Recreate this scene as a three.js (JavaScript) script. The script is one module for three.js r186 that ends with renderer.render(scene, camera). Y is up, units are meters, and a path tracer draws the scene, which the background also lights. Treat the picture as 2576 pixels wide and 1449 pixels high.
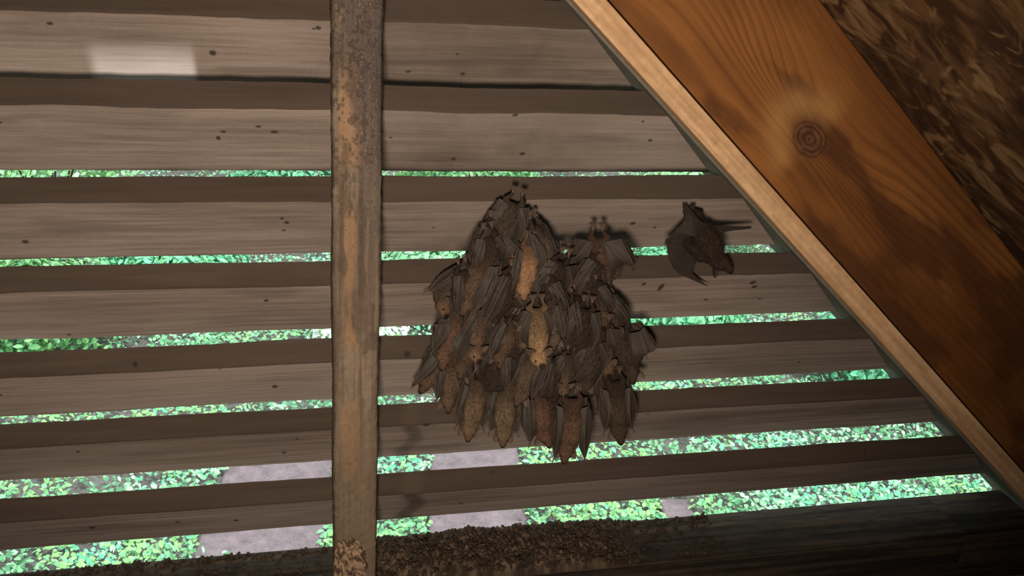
import * as THREE from 'three';
import { mergeGeometries, mergeVertices } from 'three/addons/utils/BufferGeometryUtils.js';
import { RoundedBoxGeometry } from 'three/addons/geometries/RoundedBoxGeometry.js';
import { MarchingCubes } from 'three/addons/objects/MarchingCubes.js';

// ---------------------------------------------------------------- camera, sky, sun, exposure
const scene = new THREE.Scene();
const camera = new THREE.PerspectiveCamera(32.32, 2576 / 1449, 0.02, 100);
camera.position.set(0, 1.3, 1.1);
camera.rotation.set(-21.73 * Math.PI / 180, -14.27 * Math.PI / 180, 3.84 * Math.PI / 180, 'YXZ');
scene.add(camera);

scene.background = new THREE.Color().setRGB(0.80, 1.0, 0.98);      // even overcast daylight, cool against the attic bulb
scene.backgroundIntensity = 2.3;
const sun = new THREE.DirectionalLight(new THREE.Color().setRGB(0.9, 1.0, 0.93), 4.4);
sun.position.set(4, 11, 3.2); sun.target.position.set(1.5, -2.3, -7);
sun.castShadow = true; sun.shadow.radius = 6;
sun.shadow.mapSize.set(2048, 2048);
Object.assign(sun.shadow.camera, { left: -12, right: 12, top: 12, bottom: -12, near: 0.5, far: 40 });
scene.add(sun, sun.target);

const LAMP = [-0.06, 1.16, 1.20], LAMP_AIM = [0.14, 0.98, 0], LAMP_POWER = 6.9, LAMP_ANGLE = 45, LAMP_COLOR = [1.0, 0.82, 0.66];

const renderer = new THREE.WebGLRenderer({ antialias: true });
renderer.toneMapping = THREE.LinearToneMapping;
renderer.toneMappingExposure = 1.0;
renderer.shadowMap.enabled = true;
renderer.shadowMap.type = THREE.PCFSoftShadowMap;

// ---------------------------------------------------------------- helpers
const V = (x, y, z) => new THREE.Vector3(x, y, z);
const { clamp, lerp, smoothstep } = THREE.MathUtils;
function rng(seed) {
  let a = seed >>> 0;
  return () => { a = (a + 0x6D2B79F5) >>> 0; let t = Math.imul(a ^ (a >>> 15), 1 | a); t = (t + Math.imul(t ^ (t >>> 7), 61 | t)) ^ t; return ((t ^ (t >>> 14)) >>> 0) / 4294967296; };
}
function hash(x, y, s) {
  let h = Math.imul(x, 374761393) + Math.imul(y, 668265263) + Math.imul(s, 974711) | 0;
  h = Math.imul(h ^ (h >>> 13), 1274126177); h ^= h >>> 16;
  return (h >>> 0) / 4294967296;
}
function vnoise(x, y, s = 0) {
  const ix = Math.floor(x), iy = Math.floor(y), fx = x - ix, fy = y - iy, u = fx * fx * (3 - 2 * fx), v = fy * fy * (3 - 2 * fy);
  return lerp(lerp(hash(ix, iy, s), hash(ix + 1, iy, s), u), lerp(hash(ix, iy + 1, s), hash(ix + 1, iy + 1, s), u), v);
}
function fbm(x, y, s = 0, n = 4) {
  let a = 0.5, t = 0, w = 0;
  for (let i = 0; i < n; i++) { t += a * vnoise(x, y, s + i * 17); w += a; a *= 0.5; x *= 2.03; y *= 2.03; }
  return t / w;
}
function n3(x, y, z, s = 0) { return (vnoise(x + z * 0.71, y - z * 0.53, s) + vnoise(y + x * 0.37, z + x * 0.29, s + 5) + vnoise(z - y * 0.41, x + y * 0.33, s + 9)) / 3; }
const used = {};
function numbered(name) { const k = used[name] = (used[name] ?? -1) + 1; return k ? name + '_' + String(k).padStart(3, '0') : name; }
function shade(o) { o.traverse((m) => { if (m.isMesh) { m.castShadow = true; m.receiveShadow = true; } }); return o; }
function part(name, geo, mat, parent) { const m = new THREE.Mesh(geo, mat); m.name = numbered(name); m.castShadow = m.receiveShadow = true; parent.add(m); return m; }
function tag(o, label, category, group) { o.userData = { label, category }; if (group) o.userData.group = group; return o; }
function base(name, pos = [0, 0, 0]) { const g = new THREE.Group(); g.name = numbered(name); g.position.set(...pos); scene.add(g); return g; }
function struct(name, geo, mat, label) { const m = part(name, geo, mat, scene); m.userData = { kind: 'structure', label }; return m; }

// colour: f(u metres, v metres) -> [r,g,b,height], linear colours
function paint(w, h, f) {
  const col = new Uint8Array(w * h * 4), bump = new Uint8Array(w * h * 4);
  const enc = (c) => { c = clamp(c, 0, 1); return Math.round(255 * (c <= 0.0031308 ? c * 12.92 : 1.055 * Math.pow(c, 1 / 2.4) - 0.055)); };
  for (let j = 0; j < h; j++) for (let i = 0; i < w; i++) {
    const c = f((i + 0.5) / w, (j + 0.5) / h), k = (j * w + i) * 4;
    col[k] = enc(c[0]); col[k + 1] = enc(c[1]); col[k + 2] = enc(c[2]); col[k + 3] = 255;
    bump[k] = bump[k + 1] = bump[k + 2] = Math.round(255 * clamp(c[3] ?? 0.5, 0, 1)); bump[k + 3] = 255;
  }
  const mk = (d, srgb) => {
    const t = new THREE.DataTexture(d, w, h, THREE.RGBAFormat);
    t.magFilter = THREE.LinearFilter; t.minFilter = THREE.LinearMipmapLinearFilter; t.generateMipmaps = true; t.wrapS = t.wrapT = THREE.RepeatWrapping;
    if (srgb) t.colorSpace = THREE.SRGBColorSpace;
    t.needsUpdate = true; return t;
  };
  return { map: mk(col, true), bumpMap: mk(bump, false) };
}
const mix3 = (a, b, t) => [lerp(a[0], b[0], t), lerp(a[1], b[1], t), lerp(a[2], b[2], t)];
const mul3 = (a, k) => [a[0] * k, a[1] * k, a[2] * k];

// grid of points -> closed sheet of real thickness
function sheet(rows, thick) {
  const n = rows.length, m = rows[0].length, pos = [], idx = [], top = (i, j) => i * m + j, off = n * m;
  const nor = rows.map((r, i) => r.map((p, j) => {
    const a = rows[Math.min(i + 1, n - 1)][j].clone().sub(rows[Math.max(i - 1, 0)][j]), b = r[Math.min(j + 1, m - 1)].clone().sub(r[Math.max(j - 1, 0)]);
    return a.cross(b).normalize();
  }));
  for (const s of [0.5, -0.5]) for (let i = 0; i < n; i++) for (let j = 0; j < m; j++) { const p = rows[i][j].clone().addScaledVector(nor[i][j], s * thick); pos.push(p.x, p.y, p.z); }
  for (let i = 0; i < n - 1; i++) for (let j = 0; j < m - 1; j++) {
    const a = top(i, j), b = top(i + 1, j), c = top(i + 1, j + 1), d = top(i, j + 1);
    idx.push(a, b, c, a, c, d, off + a, off + c, off + b, off + a, off + d, off + c);
  }
  const rim = []; for (let i = 0; i < n; i++) rim.push(top(i, 0)); for (let j = 1; j < m; j++) rim.push(top(n - 1, j)); for (let i = n - 2; i >= 0; i--) rim.push(top(i, m - 1)); for (let j = m - 2; j > 0; j--) rim.push(top(0, j));
  rim.forEach((a, k) => { const b = rim[(k + 1) % rim.length]; idx.push(a, off + b, b, a, off + a, off + b); });
  const g = new THREE.BufferGeometry(); g.setAttribute('position', new THREE.Float32BufferAttribute(pos, 3)); g.setIndex(idx); g.computeVertexNormals(); return g;
}
function tube(pts, r0, r1, seg = 8, rad = 6) {
  const c = new THREE.CatmullRomCurve3(pts), g = new THREE.TubeGeometry(c, seg, 1, rad, false), p = g.attributes.position, q = V(), s = V();
  for (let i = 0; i <= seg; i++) { const k = lerp(r0, r1, i / seg); c.getPointAt(i / seg, s); for (let j = 0; j <= rad; j++) { const t = i * (rad + 1) + j; q.fromBufferAttribute(p, t).sub(s).multiplyScalar(k).add(s); p.setXYZ(t, q.x, q.y, q.z); } }
  const a = new THREE.SphereGeometry(r0, 6, 4).translate(pts[0].x, pts[0].y, pts[0].z), e = pts[pts.length - 1], b = new THREE.SphereGeometry(r1, 6, 4).translate(e.x, e.y, e.z);
  const out = [g, a, b].map((x) => { x.deleteAttribute('uv'); return x; });
  return mergeGeometries(out);
}
const M = (o) => new THREE.MeshPhysicalMaterial({ roughness: 0.9, specularIntensity: 0.3, ...o });

// ---------------------------------------------------------------- the roof line: points on the slope of the right rafter (u along it, v out of the opening)
const RO = [0.3105, 1.1973], SD = [0.74076, -0.67177], SN = [0.67177, 0.74076], RIDGE_X = -0.06;
const slope = (u, v) => [RO[0] + SD[0] * u + SN[0] * v, RO[1] + SD[1] * u + SN[1] * v];
const slopeMatrix = (mirror) => { const m = new THREE.Matrix4().makeBasis(V(SD[0], SD[1], 0), V(SN[0], SN[1], 0), V(0, 0, 1)).setPosition(RO[0], RO[1], 0); if (mirror) { m.premultiply(new THREE.Matrix4().makeScale(-1, 1, 1)).premultiply(new THREE.Matrix4().makeTranslation(2 * RIDGE_X, 0, 0)); } return m; };
const U0 = (RIDGE_X - RO[0]) / SD[0];                                  // u of the ridge
function flip(g) { const i = g.index; for (let k = 0; k < i.count; k += 3) { const t = i.getX(k); i.setX(k, i.getX(k + 2)); i.setX(k + 2, t); } g.computeVertexNormals(); return g; }
// board along the slope with metre uv (u, v) on its faces
function slopeBoard(u0, u1, v0, v1, z0, z1, r, mirror) {
  const w = u1 - u0, h = v1 - v0, d = z1 - z0, g0 = new RoundedBoxGeometry(w, h, d, 2, r), g = g0.index ? g0 : mergeVertices(g0);
  g.translate((u0 + u1) / 2, (v0 + v1) / 2, (z0 + z1) / 2);
  const p = g.attributes.position, n = g.attributes.normal, uv = g.attributes.uv;
  for (let i = 0; i < p.count; i++) { const facing = Math.abs(n.getZ(i)) > 0.6; uv.setXY(i, p.getX(i), facing ? p.getY(i) : p.getZ(i) + (Math.abs(n.getY(i)) > 0.6 ? 0.3 : 0)); }
  g.applyMatrix4(slopeMatrix(mirror)); return mirror ? flip(g) : g;
}
const rep = (t, su, sv, ou = 0, ov = 0) => { for (const x of [t.map, t.bumpMap]) { x.repeat.set(1 / su, 1 / sv); x.offset.set(ou, ov); } return t; };

// ---------------------------------------------------------------- materials of the wood
const grainy = (u, v, s, fu, fv) => fbm(u * fu, v * fv, s, 4);
// slat texture: v runs round the profile: inner edge 0-0.0286, lower face -0.1486, outer edge, upper face
const PERIM = 0.2972;
function slatTexture(k, x0, x1) {
  const R = rng(900 + k), spots = [];
  for (let i = 0; i < 9; i++) spots.push([lerp(x0, x1, R()), 0.005 + R() * 0.13, 0.0015 + R() * 0.0022, 0.6 + R() * 1.2]);
  const extra = SPOTS[k] ?? [];
  for (const e of extra) spots.push(e);
  return paint(1536, 256, (a, b) => {
    const x = lerp(x0, x1, a), v = b * PERIM;
    const g = grainy(x, v, 10 + k, 7, 210), g2 = grainy(x, v, 40 + k, 26, 620), blot = fbm(x * 4.2, v * 16, 60 + k), fine = vnoise(x * 420, v * 620, 80 + k);
    let c = mix3([0.130, 0.101, 0.083], [0.285, 0.235, 0.205], smoothstep(g * 0.42 + blot * 0.58, 0.10, 0.82));
    c = mix3(c, [0.33, 0.285, 0.25], 0.45 * smoothstep(fbm(x * 2.1 + 3, v * 9, 90 + k), 0.5, 0.75));
    c = mul3(c, 0.84 + 0.24 * g2 + 0.1 * (fine - 0.5));
    c = mix3(c, [0.055, 0.042, 0.035], 0.34 * smoothstep(fbm(x * 5 + 9, v * 26, 120 + k), 0.58, 0.82));       // dark staining
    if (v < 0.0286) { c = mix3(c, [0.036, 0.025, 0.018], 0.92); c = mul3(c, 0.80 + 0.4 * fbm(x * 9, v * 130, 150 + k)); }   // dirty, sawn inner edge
    for (const [a0, a1, v0] of LIT_PATCH[k] ?? []) c = mix3(c, [0.58, 0.56, 0.57], 0.95 * smoothstep(x, a0 - 0.008, a0 + 0.008) * (1 - smoothstep(x, a1 - 0.005, a1 + 0.005)) * smoothstep(v, v0 - 0.03, v0 + 0.03) * (v < 0.149 ? 1 : 0) * (0.75 + 0.4 * g2));   // patch of stray light painted into the wood colour
    for (const [sx, sv, r, asp] of spots) { const d = Math.hypot((x - sx), (v - sv) * asp) / r; if (d < 1.5) c = mix3(c, [0.02, 0.015, 0.012], 0.85 * (1 - smoothstep(d, 0.6, 1.4))); }
    for (const [sx, sw, amount] of STREAKS[k] ?? []) { const d = Math.abs(x - sx + 0.006 * Math.sin(v * 60)) / sw; if (d < 1.6) c = mix3(c, [0.06, 0.047, 0.036], amount * (1 - smoothstep(d, 0.3, 1.5)) * (0.6 + 0.6 * fbm(x * 60, v * 30, 7))); }
    return [...c, 0.35 + 0.4 * g2 + 0.25 * g];
  });
}
const SPOTS = { 1: [[-0.0616, 0.085, 0.0035, 0.8], [0.2145, 0.110, 0.003, 1], [0.0486, 0.04, 0.003, 1]], 2: [[0.0004, 0.07, 0.004, 1.6], [-0.0541, 0.07, 0.003, 1.4], [-0.0164, 0.06, 0.003, 1.5]], 3: [[0.4374, 0.085, 0.0036, 1]],
  4: [[0.4780, 0.055, 0.0034, 0.35], [0.6040, 0.05, 0.0042, 0.9], [0.6115, 0.062, 0.0038, 0.9]], 5: [[0.1514, 0.022, 0.004, 1], [-0.0072, 0.095, 0.0035, 0.7]], 6: [[0.1777, 0.03, 0.004, 1]] };
const LIT_PATCH = { 1: [[-0.1858, -0.0819, 0.090]] };
const STREAKS = { 1: [[0.2193, 0.16, 0.45]], 6: [[0.1625, 0.011, 0.65]], 7: [[0.1670, 0.013, 0.8]], 2: [[0.2476, 0.16, 0.4]], 3: [[0.2783, 0.2, 0.3]] };

// ---------------------------------------------------------------- gable vent: slats, frame boards and sill
const vent = base('gable_vent');
tag(vent, 'weathered wooden gable louver vent with tilted slats, daylight and green leaves between them', 'vent');
const yRight = (y, v = -0.002) => RO[0] + SN[0] * v + (RO[1] + SN[1] * v - y) * SD[0] / -SD[1] * 1;   // x where the right frame board's face stands at height y
const yLeft = (y, v = -0.002) => 2 * RIDGE_X - yRight(y, v);
const DZ = -0.643, DY = -0.766, LEN = 0.12;
function slat(k, Y, tilt) {
  const corners = [[0, 0], [0.012, -0.026], [0.012 + DZ * LEN, -0.026 + DY * LEN], [DZ * LEN, DY * LEN]];
  const prof = [];                                                        // corners eased by a small chamfer
  corners.forEach((c, i) => {
    const p = corners[(i + 3) % 4], n = corners[(i + 1) % 4];
    const toward = (q) => { const l = Math.hypot(q[0] - c[0], q[1] - c[1]); return [c[0] + (q[0] - c[0]) * 0.0016 / l, c[1] + (q[1] - c[1]) * 0.0016 / l]; };
    prof.push(toward(p), toward(n));
  });
  const N = 90, x0 = yLeft(Y - 0.118) - 0.01, x1 = yRight(Y - 0.118) + 0.01, pos = [], uv = [], idx = [];
  let run = -0.0016;
  for (let s = 0; s < 8; s++) {
    const a = prof[s], b = prof[(s + 1) % 8], l = Math.hypot(a[0] - b[0], a[1] - b[1]), o = pos.length / 3;
    for (let i = 0; i <= N; i++) for (const [e, q] of [[0, a], [1, b]]) {
      const y = Y + q[1], xa = yLeft(y) - 0.006, xb = yRight(y) + 0.006, x = lerp(xa, xb, i / N), id = (s + e) % 8;
      const wob = (vnoise(x * 9, k * 7 + (id >> 1), 31) - 0.5) * 0.0028 + (vnoise(x * 60, k * 5 + (id >> 1), 37) - 0.5) * 0.0012;
      pos.push(x, y + wob + tilt * (x - 0.2), q[0] + wob * 0.6);
      uv.push((x - x0) / (x1 - x0), clamp(run + l * e, 0.0002, PERIM - 0.0002) / PERIM);
    }
    run += l;
    for (let i = 0; i < N; i++) { const t = o + i * 2; idx.push(t, t + 1, t + 3, t, t + 3, t + 2); }
  }
  for (const i of [0, N]) {                                               // end caps
    const o = pos.length / 3;
    for (let s = 0; s < 8; s++) { const y = Y + prof[s][1]; pos.push(i ? yRight(y) + 0.006 : yLeft(y) - 0.006, y + tilt * (i ? 0.5 : -0.8), prof[s][0]); uv.push(0.5, 0.3); }
    for (let s = 1; s < 7; s++) i ? idx.push(o, o + s + 1, o + s) : idx.push(o, o + s, o + s + 1);
  }
  const g = new THREE.BufferGeometry();
  g.setAttribute('position', new THREE.Float32BufferAttribute(pos, 3)); g.setAttribute('uv', new THREE.Float32BufferAttribute(uv, 2)); g.setIndex(idx); g.computeVertexNormals();
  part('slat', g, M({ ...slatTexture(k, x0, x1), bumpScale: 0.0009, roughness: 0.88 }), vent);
}
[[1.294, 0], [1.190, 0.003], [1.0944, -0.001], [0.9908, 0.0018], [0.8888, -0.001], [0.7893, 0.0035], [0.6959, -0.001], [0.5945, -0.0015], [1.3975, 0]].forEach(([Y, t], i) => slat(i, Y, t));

const paleWood = rep(paint(1024, 128, (a, b) => {
  const u = a * 1.2, v = b * 0.3, g = grainy(u, v, 301, 9, 330), f = vnoise(u * 520, v * 620, 305), f2 = fbm(u * 150, v * 190, 306, 3);
  let c = mix3([0.37, 0.225, 0.118], [0.50, 0.335, 0.195], smoothstep(g, 0.25, 0.75));
  c = mul3(c, 0.80 + 0.36 * f2 + 0.08 * (f - 0.5));
  c = mix3(c, [0.30, 0.17, 0.085], 0.35 * smoothstep(fbm(u * 12, v * 50, 309), 0.55, 0.8));
  return [...c, 0.4 * f + 0.4 * f2];
}), 1.2, 0.3);
const greyWood = rep(paint(1024, 128, (a, b) => {
  const u = a * 1.2, v = b * 0.3, g = grainy(u, v, 321, 8, 260), f2 = fbm(u * 90, v * 150, 326, 3);
  const c = mul3(mix3([0.085, 0.078, 0.064], [0.17, 0.16, 0.137], g), 0.75 + 0.45 * f2);
  return [...c, f2];
}), 1.2, 0.3);
const matPale = M({ ...paleWood, bumpScale: 0.0006, roughness: 0.8 }), matGrey = M({ ...greyWood, bumpScale: 0.0006 });
for (const mirror of [false, true]) part('frame_board', slopeBoard(U0 + 0.01, 1.20, -0.0025, 0.028, -0.13, 0.0285, 0.002, mirror), matGrey, vent);

const SILL_Y = 0.4435, darkWood = rep(paint(1024, 256, (a, b) => {
  const u = a * 2.4, v = b * 0.5, g = grainy(u, v, 341, 5, 150), bl = fbm(u * 4, v * 22, 345), f2 = fbm(u * 60, v * 130, 347, 3);
  let c = mix3([0.014, 0.011, 0.009], [0.045, 0.034, 0.025], smoothstep(g * 0.6 + bl * 0.4, 0.32, 0.7));
  c = mix3(c, [0.085, 0.055, 0.033], 0.55 * smoothstep(fbm(u * 2.2 + 4, v * 60, 349), 0.58, 0.74));
  return [...mul3(c, 0.7 + 0.6 * f2), f2 * 0.6 + g * 0.4];
}), 2.4, 0.5);
const matDark = M({ ...darkWood, bumpScale: 0.002, roughness: 0.95 });
{
  const g = new RoundedBoxGeometry(2.56, 0.09, 0.105, 2, 0.004); g.translate(RIDGE_X, SILL_Y - 0.045, -0.0105);
  const p = g.attributes.position, uv = g.attributes.uv, n = g.attributes.normal;
  for (let i = 0; i < p.count; i++) uv.setXY(i, p.getX(i) + 1.4, Math.abs(n.getY(i)) > 0.6 ? p.getZ(i) + 0.3 : p.getY(i) - 0.3);
  part('sill', g, matDark, vent);
}

// ---------------------------------------------------------------- post in front of the slats
const postTex = rep(paint(256, 2048, (a, b) => {
  const x = a, y = b * 1.5;                                              // x across one face (0..1), y metres above the floor
  const g = grainy(y, x * 0.06, 401, 12, 330), f = vnoise(x * 90, y * 900, 405), f2 = fbm(x * 14, y * 210, 407, 3), bl = fbm(x * 2.4, y * 13, 409);
  let c = mix3([0.095, 0.071, 0.051], [0.175, 0.134, 0.098], smoothstep(g * 0.5 + bl * 0.5, 0.28, 0.7));
  c = mix3(c, [0.24, 0.140, 0.075], 0.65 * smoothstep(1 - Math.abs(x - 0.36) * 3.6 + (bl - 0.5) * 1.5, 0.25, 0.7) * smoothstep(fbm(3, y * 9, 431, 2), 0.42, 0.60));    // bare orange wood
  const high = smoothstep(y, 0.78, 1.12), edge = 0.50 + 0.12 * (fbm(2, y * 7, 441) - 0.5) - 0.30 * smoothstep(y, 1.03, 1.14);
  c = mix3(c, [0.050, 0.042, 0.041], high * 0.75 * smoothstep(x, edge - 0.10, edge + 0.10));                                                                          // dark soot-grey half
  c = mix3(c, [0.035, 0.026, 0.022], 0.75 * high * smoothstep(f2, 0.50, 0.68));
  c = mix3(c, [0.055, 0.04, 0.028], 0.6 * smoothstep(fbm(x * 5 + 7, y * 30, 451), 0.56, 0.75) * smoothstep(y, 0.66, 0.80));
  c = mix3(c, [0.40, 0.34, 0.29], 0.30 * high * smoothstep(f, 0.74, 0.92));
  c = mix3(c, [0.115, 0.086, 0.058], 0.6 * (1 - smoothstep(y, 0.60, 0.80)));
  return [...mul3(c, 0.82 + 0.36 * f2), f2 * 0.6 + f * 0.4];
}), 1, 1.5);
{
  const w = 0.0535, d = 0.037, g0 = new THREE.BoxGeometry(w, 1.385, d, 14, 420, 8), p = g0.attributes.position, uv = g0.attributes.uv, n = g0.attributes.normal;
  const g = g0; g.translate(0.0865, 1.385 / 2 + 0.001, 0.0131 + d / 2);
  for (let i = 0; i < p.count; i++) {
    const nx = n.getX(i), x = p.getX(i) - 0.0865, y = p.getY(i), z = p.getZ(i) - 0.0131 - d / 2;
    uv.setXY(i, Math.abs(nx) > 0.5 ? (nx > 0 ? 0.97 - (0.5 - z / d) * 0.15 : 0.02 + (0.5 - z / d) * 0.15) : x / w + 0.5, y);
    const ex = clamp((Math.abs(x) - w / 2 + 0.004) / 0.004, 0, 1), ez = clamp((z - d / 2 + 0.004) / 0.004, 0, 1), k = ex * ez;     // worn arris
    const q = (fbm(y * 130, x * 260 + z * 190, 461, 3) - 0.5) * 0.0022 + (fbm(y * 8, z * 20 + (x > 0 ? 4 : 0), 463, 2) - 0.5) * 0.003;
    p.setXYZ(i, p.getX(i) + Math.sign(x) * ex * q - Math.sign(x) * k * 0.0018, y, p.getZ(i) + (z > -d / 2 + 0.003 ? q * (z / d + 0.5) : 0) - k * 0.0018);
  }
  g.computeVertexNormals();
  const post = new THREE.Mesh(g, M({ ...postTex, bumpScale: 0.0012, roughness: 0.93 })); post.name = numbered('wooden_post'); scene.add(shade(post));
  tag(post, 'rough upright post with dark grey staining and bare orange patches before the slats', 'post');
}

// ---------------------------------------------------------------- rafter with its knot, and the pale edge strip below it
const rafterTex = rep(paint(2048, 384, (a, b) => {
  const u = a * 1.4 - 0.2, v = b * 0.28 - 0.02;
  const K = [0.3302, 0.0976], dx = (u - K[0]), dy = (v - K[1]), r = Math.hypot(dx * 0.70, dy * 0.92) * (0.86 + 0.34 * fbm(2 + Math.cos(Math.atan2(dy, dx)) * 1.6, 5 + Math.sin(Math.atan2(dy, dx)) * 1.6, 531, 3));
  const around = Math.exp(-(dx * dx) / 0.030 - (dy * dy) / 0.0032);
  let h = v + 0.020 * Math.sin(u * 4.2 + 0.8) + 0.010 * fbm(u * 5, v * 14, 501) + 0.05 * around * Math.sign(dy || 1) * (1 - Math.exp(-Math.abs(dy) / 0.02));
  h += -0.055 * Math.exp(-((u - 0.10) ** 2) / 0.03) * Math.exp(-((v - 0.12) ** 2) / 0.006);      // cathedral above the knot
  const ring = 0.5 + 0.5 * Math.sin(h * 560 + 2.2 * fbm(u * 9, v * 60, 505)), knot = 1 - smoothstep(r, 0.014, 0.024);
  const fine = fbm(u * 14, h * 900, 509, 3), bl = fbm(u * 4, v * 14, 511), blot = fbm(u * 9 + 3, v * 26, 517);
  let c = mix3([0.115, 0.044, 0.012], [0.200, 0.082, 0.022], smoothstep(bl, 0.28, 0.72));
  c = mix3(c, [0.075, 0.028, 0.009], 0.55 * Math.pow(ring, 2.2) * smoothstep(fbm(u * 3 + 8, v * 9, 521), 0.28, 0.55));
  c = mix3(c, [0.055, 0.020, 0.009], 0.75 * smoothstep(blot + 0.14 * smoothstep(u, 0.2, 0.7), 0.50, 0.74));  // dark blotches; their increase along u paints in some of the light falloff
  c = mix3(c, [0.33, 0.175, 0.062], 0.6 * Math.exp(-((r - 0.036) ** 2) / 0.0003) * smoothstep(-dx + 0.02, 0, 0.03));
  if (r < 0.030) c = mix3(c, mix3([0.050, 0.020, 0.011], [0.150, 0.066, 0.030], clamp(0.30 + 0.30 * Math.sin(r * 1150 + 7 * fbm(u * 60, v * 60, 535)) + 0.9 * (fbm(u * 130, v * 130, 537) - 0.5), 0, 1)), knot);
  c = mul3(c, 0.80 + 0.36 * fine);
  return [...c, 0.5 * fine + 0.3 * (1 - ring)];
}), 1.4, 0.28, 0.2 / 1.4, 0.02 / 0.28);
const rafter = new THREE.Mesh(slopeBoard(U0 + 0.02, 1.72, 0.0295, 0.205, 0.002, 0.045, 0.0025), M({ ...rafterTex, bumpScale: 0.0007, roughness: 0.62 }));
rafter.name = numbered('rafter'); scene.add(shade(rafter));
tag(rafter, 'broad orange-brown sloping roof rafter with swirling grain and one round knot', 'rafter');
const strip = new THREE.Mesh(slopeBoard(U0 + 0.02, 1.70, 0, 0.0268, 0.029, 0.056, 0.0022), matPale);
strip.name = numbered('batten'); scene.add(shade(strip));
tag(strip, 'narrow pale sloping wooden batten along the lower edge of the rafter', 'batten');

// ---------------------------------------------------------------- the attic shell
const deckTex = rep(paint(1024, 1024, (() => {
  const strands = []; const R = rng(61);
  return (a, b) => {
    const u = a * 1.2, v = b * 1.2, w1 = fbm(u * 6, v * 6, 601), w2 = fbm(u * 7 + 5, v * 7, 603);
    const g = fbm((u + w1 * 0.13) * 22, (v + w2 * 0.13) * 60, 605), g2 = fbm((u + w2 * 0.2) * 55, (v + w1 * 0.2) * 30, 607, 3), bl = fbm(u * 3, v * 3, 609);
    let c = mix3([0.045, 0.021, 0.009], [0.13, 0.066, 0.027], smoothstep(g, 0.3, 0.7));
    c = mix3(c, [0.26, 0.16, 0.075], 0.75 * smoothstep(g2 * 0.7 + bl * 0.3, 0.53, 0.68));
    c = mix3(c, [0.03, 0.014, 0.007], 0.6 * smoothstep(fbm(u * 14, v * 18, 615), 0.55, 0.75));
    return [...c, g * 0.6 + g2 * 0.4];
  };
})()), 1.2, 1.2);
{
  const mk = (mirror) => { const g = slopeBoard(U0 - 0.42, 2.2, 0.206, 0.232, -0.32, 3.62, 0.003, mirror); return g.index ? g.toNonIndexed() : g; };
  struct('ceiling', mergeGeometries([mk(false), mk(true)]), M({ ...deckTex, bumpScale: 0.004, roughness: 0.9 }), 'rough dark brown underside of the roof boards behind the rafter');
}
const shellMat = M({ color: new THREE.Color().setRGB(0.17, 0.11, 0.065), roughness: 0.95 });
{
  const poly = (pts, z0, z1) => { const s = new THREE.Shape(pts.map(([x, y]) => new THREE.Vector2(x, y))); return new THREE.ExtrudeGeometry(s, { depth: z1 - z0, bevelEnabled: false }).translate(0, 0, z0); };
  const e = slope(1.90, 0.205), lo = slope(1.92, 0.036), t = slope(U0, 0.205), tj = slope(U0, 0.036), m = ([x, y]) => [2 * RIDGE_X - x, y];
  struct('wall_front', mergeGeometries([
    poly([[lo[0], -0.05], [lo[0], 0.05], slope(1.1, 0.036), tj, [RIDGE_X, t[1] + 0.05], slope(1.90, 0.205), [e[0] + 0.1, -0.05]], -0.125, 0),
    poly([m([lo[0], -0.05]), m([lo[0], 0.05]), m(slope(1.1, 0.036)), m(tj), [RIDGE_X, t[1] + 0.05], m(slope(1.90, 0.205)), m([e[0] + 0.1, -0.05])], -0.125, 0),
    poly([[2 * RIDGE_X - 2.3, -0.05], [2.3, -0.05], slope(1.0, 0.205), slope(1.0, 0.03), slope(1.16, 0), [1.165, SILL_Y - 0.091], [2 * RIDGE_X - 1.165, SILL_Y - 0.091], m(slope(1.16, 0)), m(slope(1.0, 0.03)), m(slope(1.0, 0.205))], -0.11, -0.02),
    poly([[RIDGE_X - 0.14, 1.40], [RIDGE_X + 0.14, 1.40], [RIDGE_X + 0.14, 1.66], [RIDGE_X, 1.80], [RIDGE_X - 0.14, 1.66]], -0.125, -0.09),
  ]), shellMat, 'dark board wall below the louver vent');
  struct('wall_back', poly([[RIDGE_X - 2.15, -0.05], [RIDGE_X + 2.15, -0.05], [RIDGE_X, t[1] + 0.23]], 3.5, 3.6), shellMat, 'attic end wall opposite the vent');
  struct('floor', new THREE.BoxGeometry(4.5, 0.05, 3.75).translate(RIDGE_X, -0.0255, 1.73), shellMat, 'bare attic floor boards');
  struct('wall_outside', new THREE.BoxGeometry(6.4, 2.24, 3.9).translate(0.6, -1.17, 1.8), M({ color: 0xb9b4a8 }), 'house wall under the attic');
}

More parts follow.
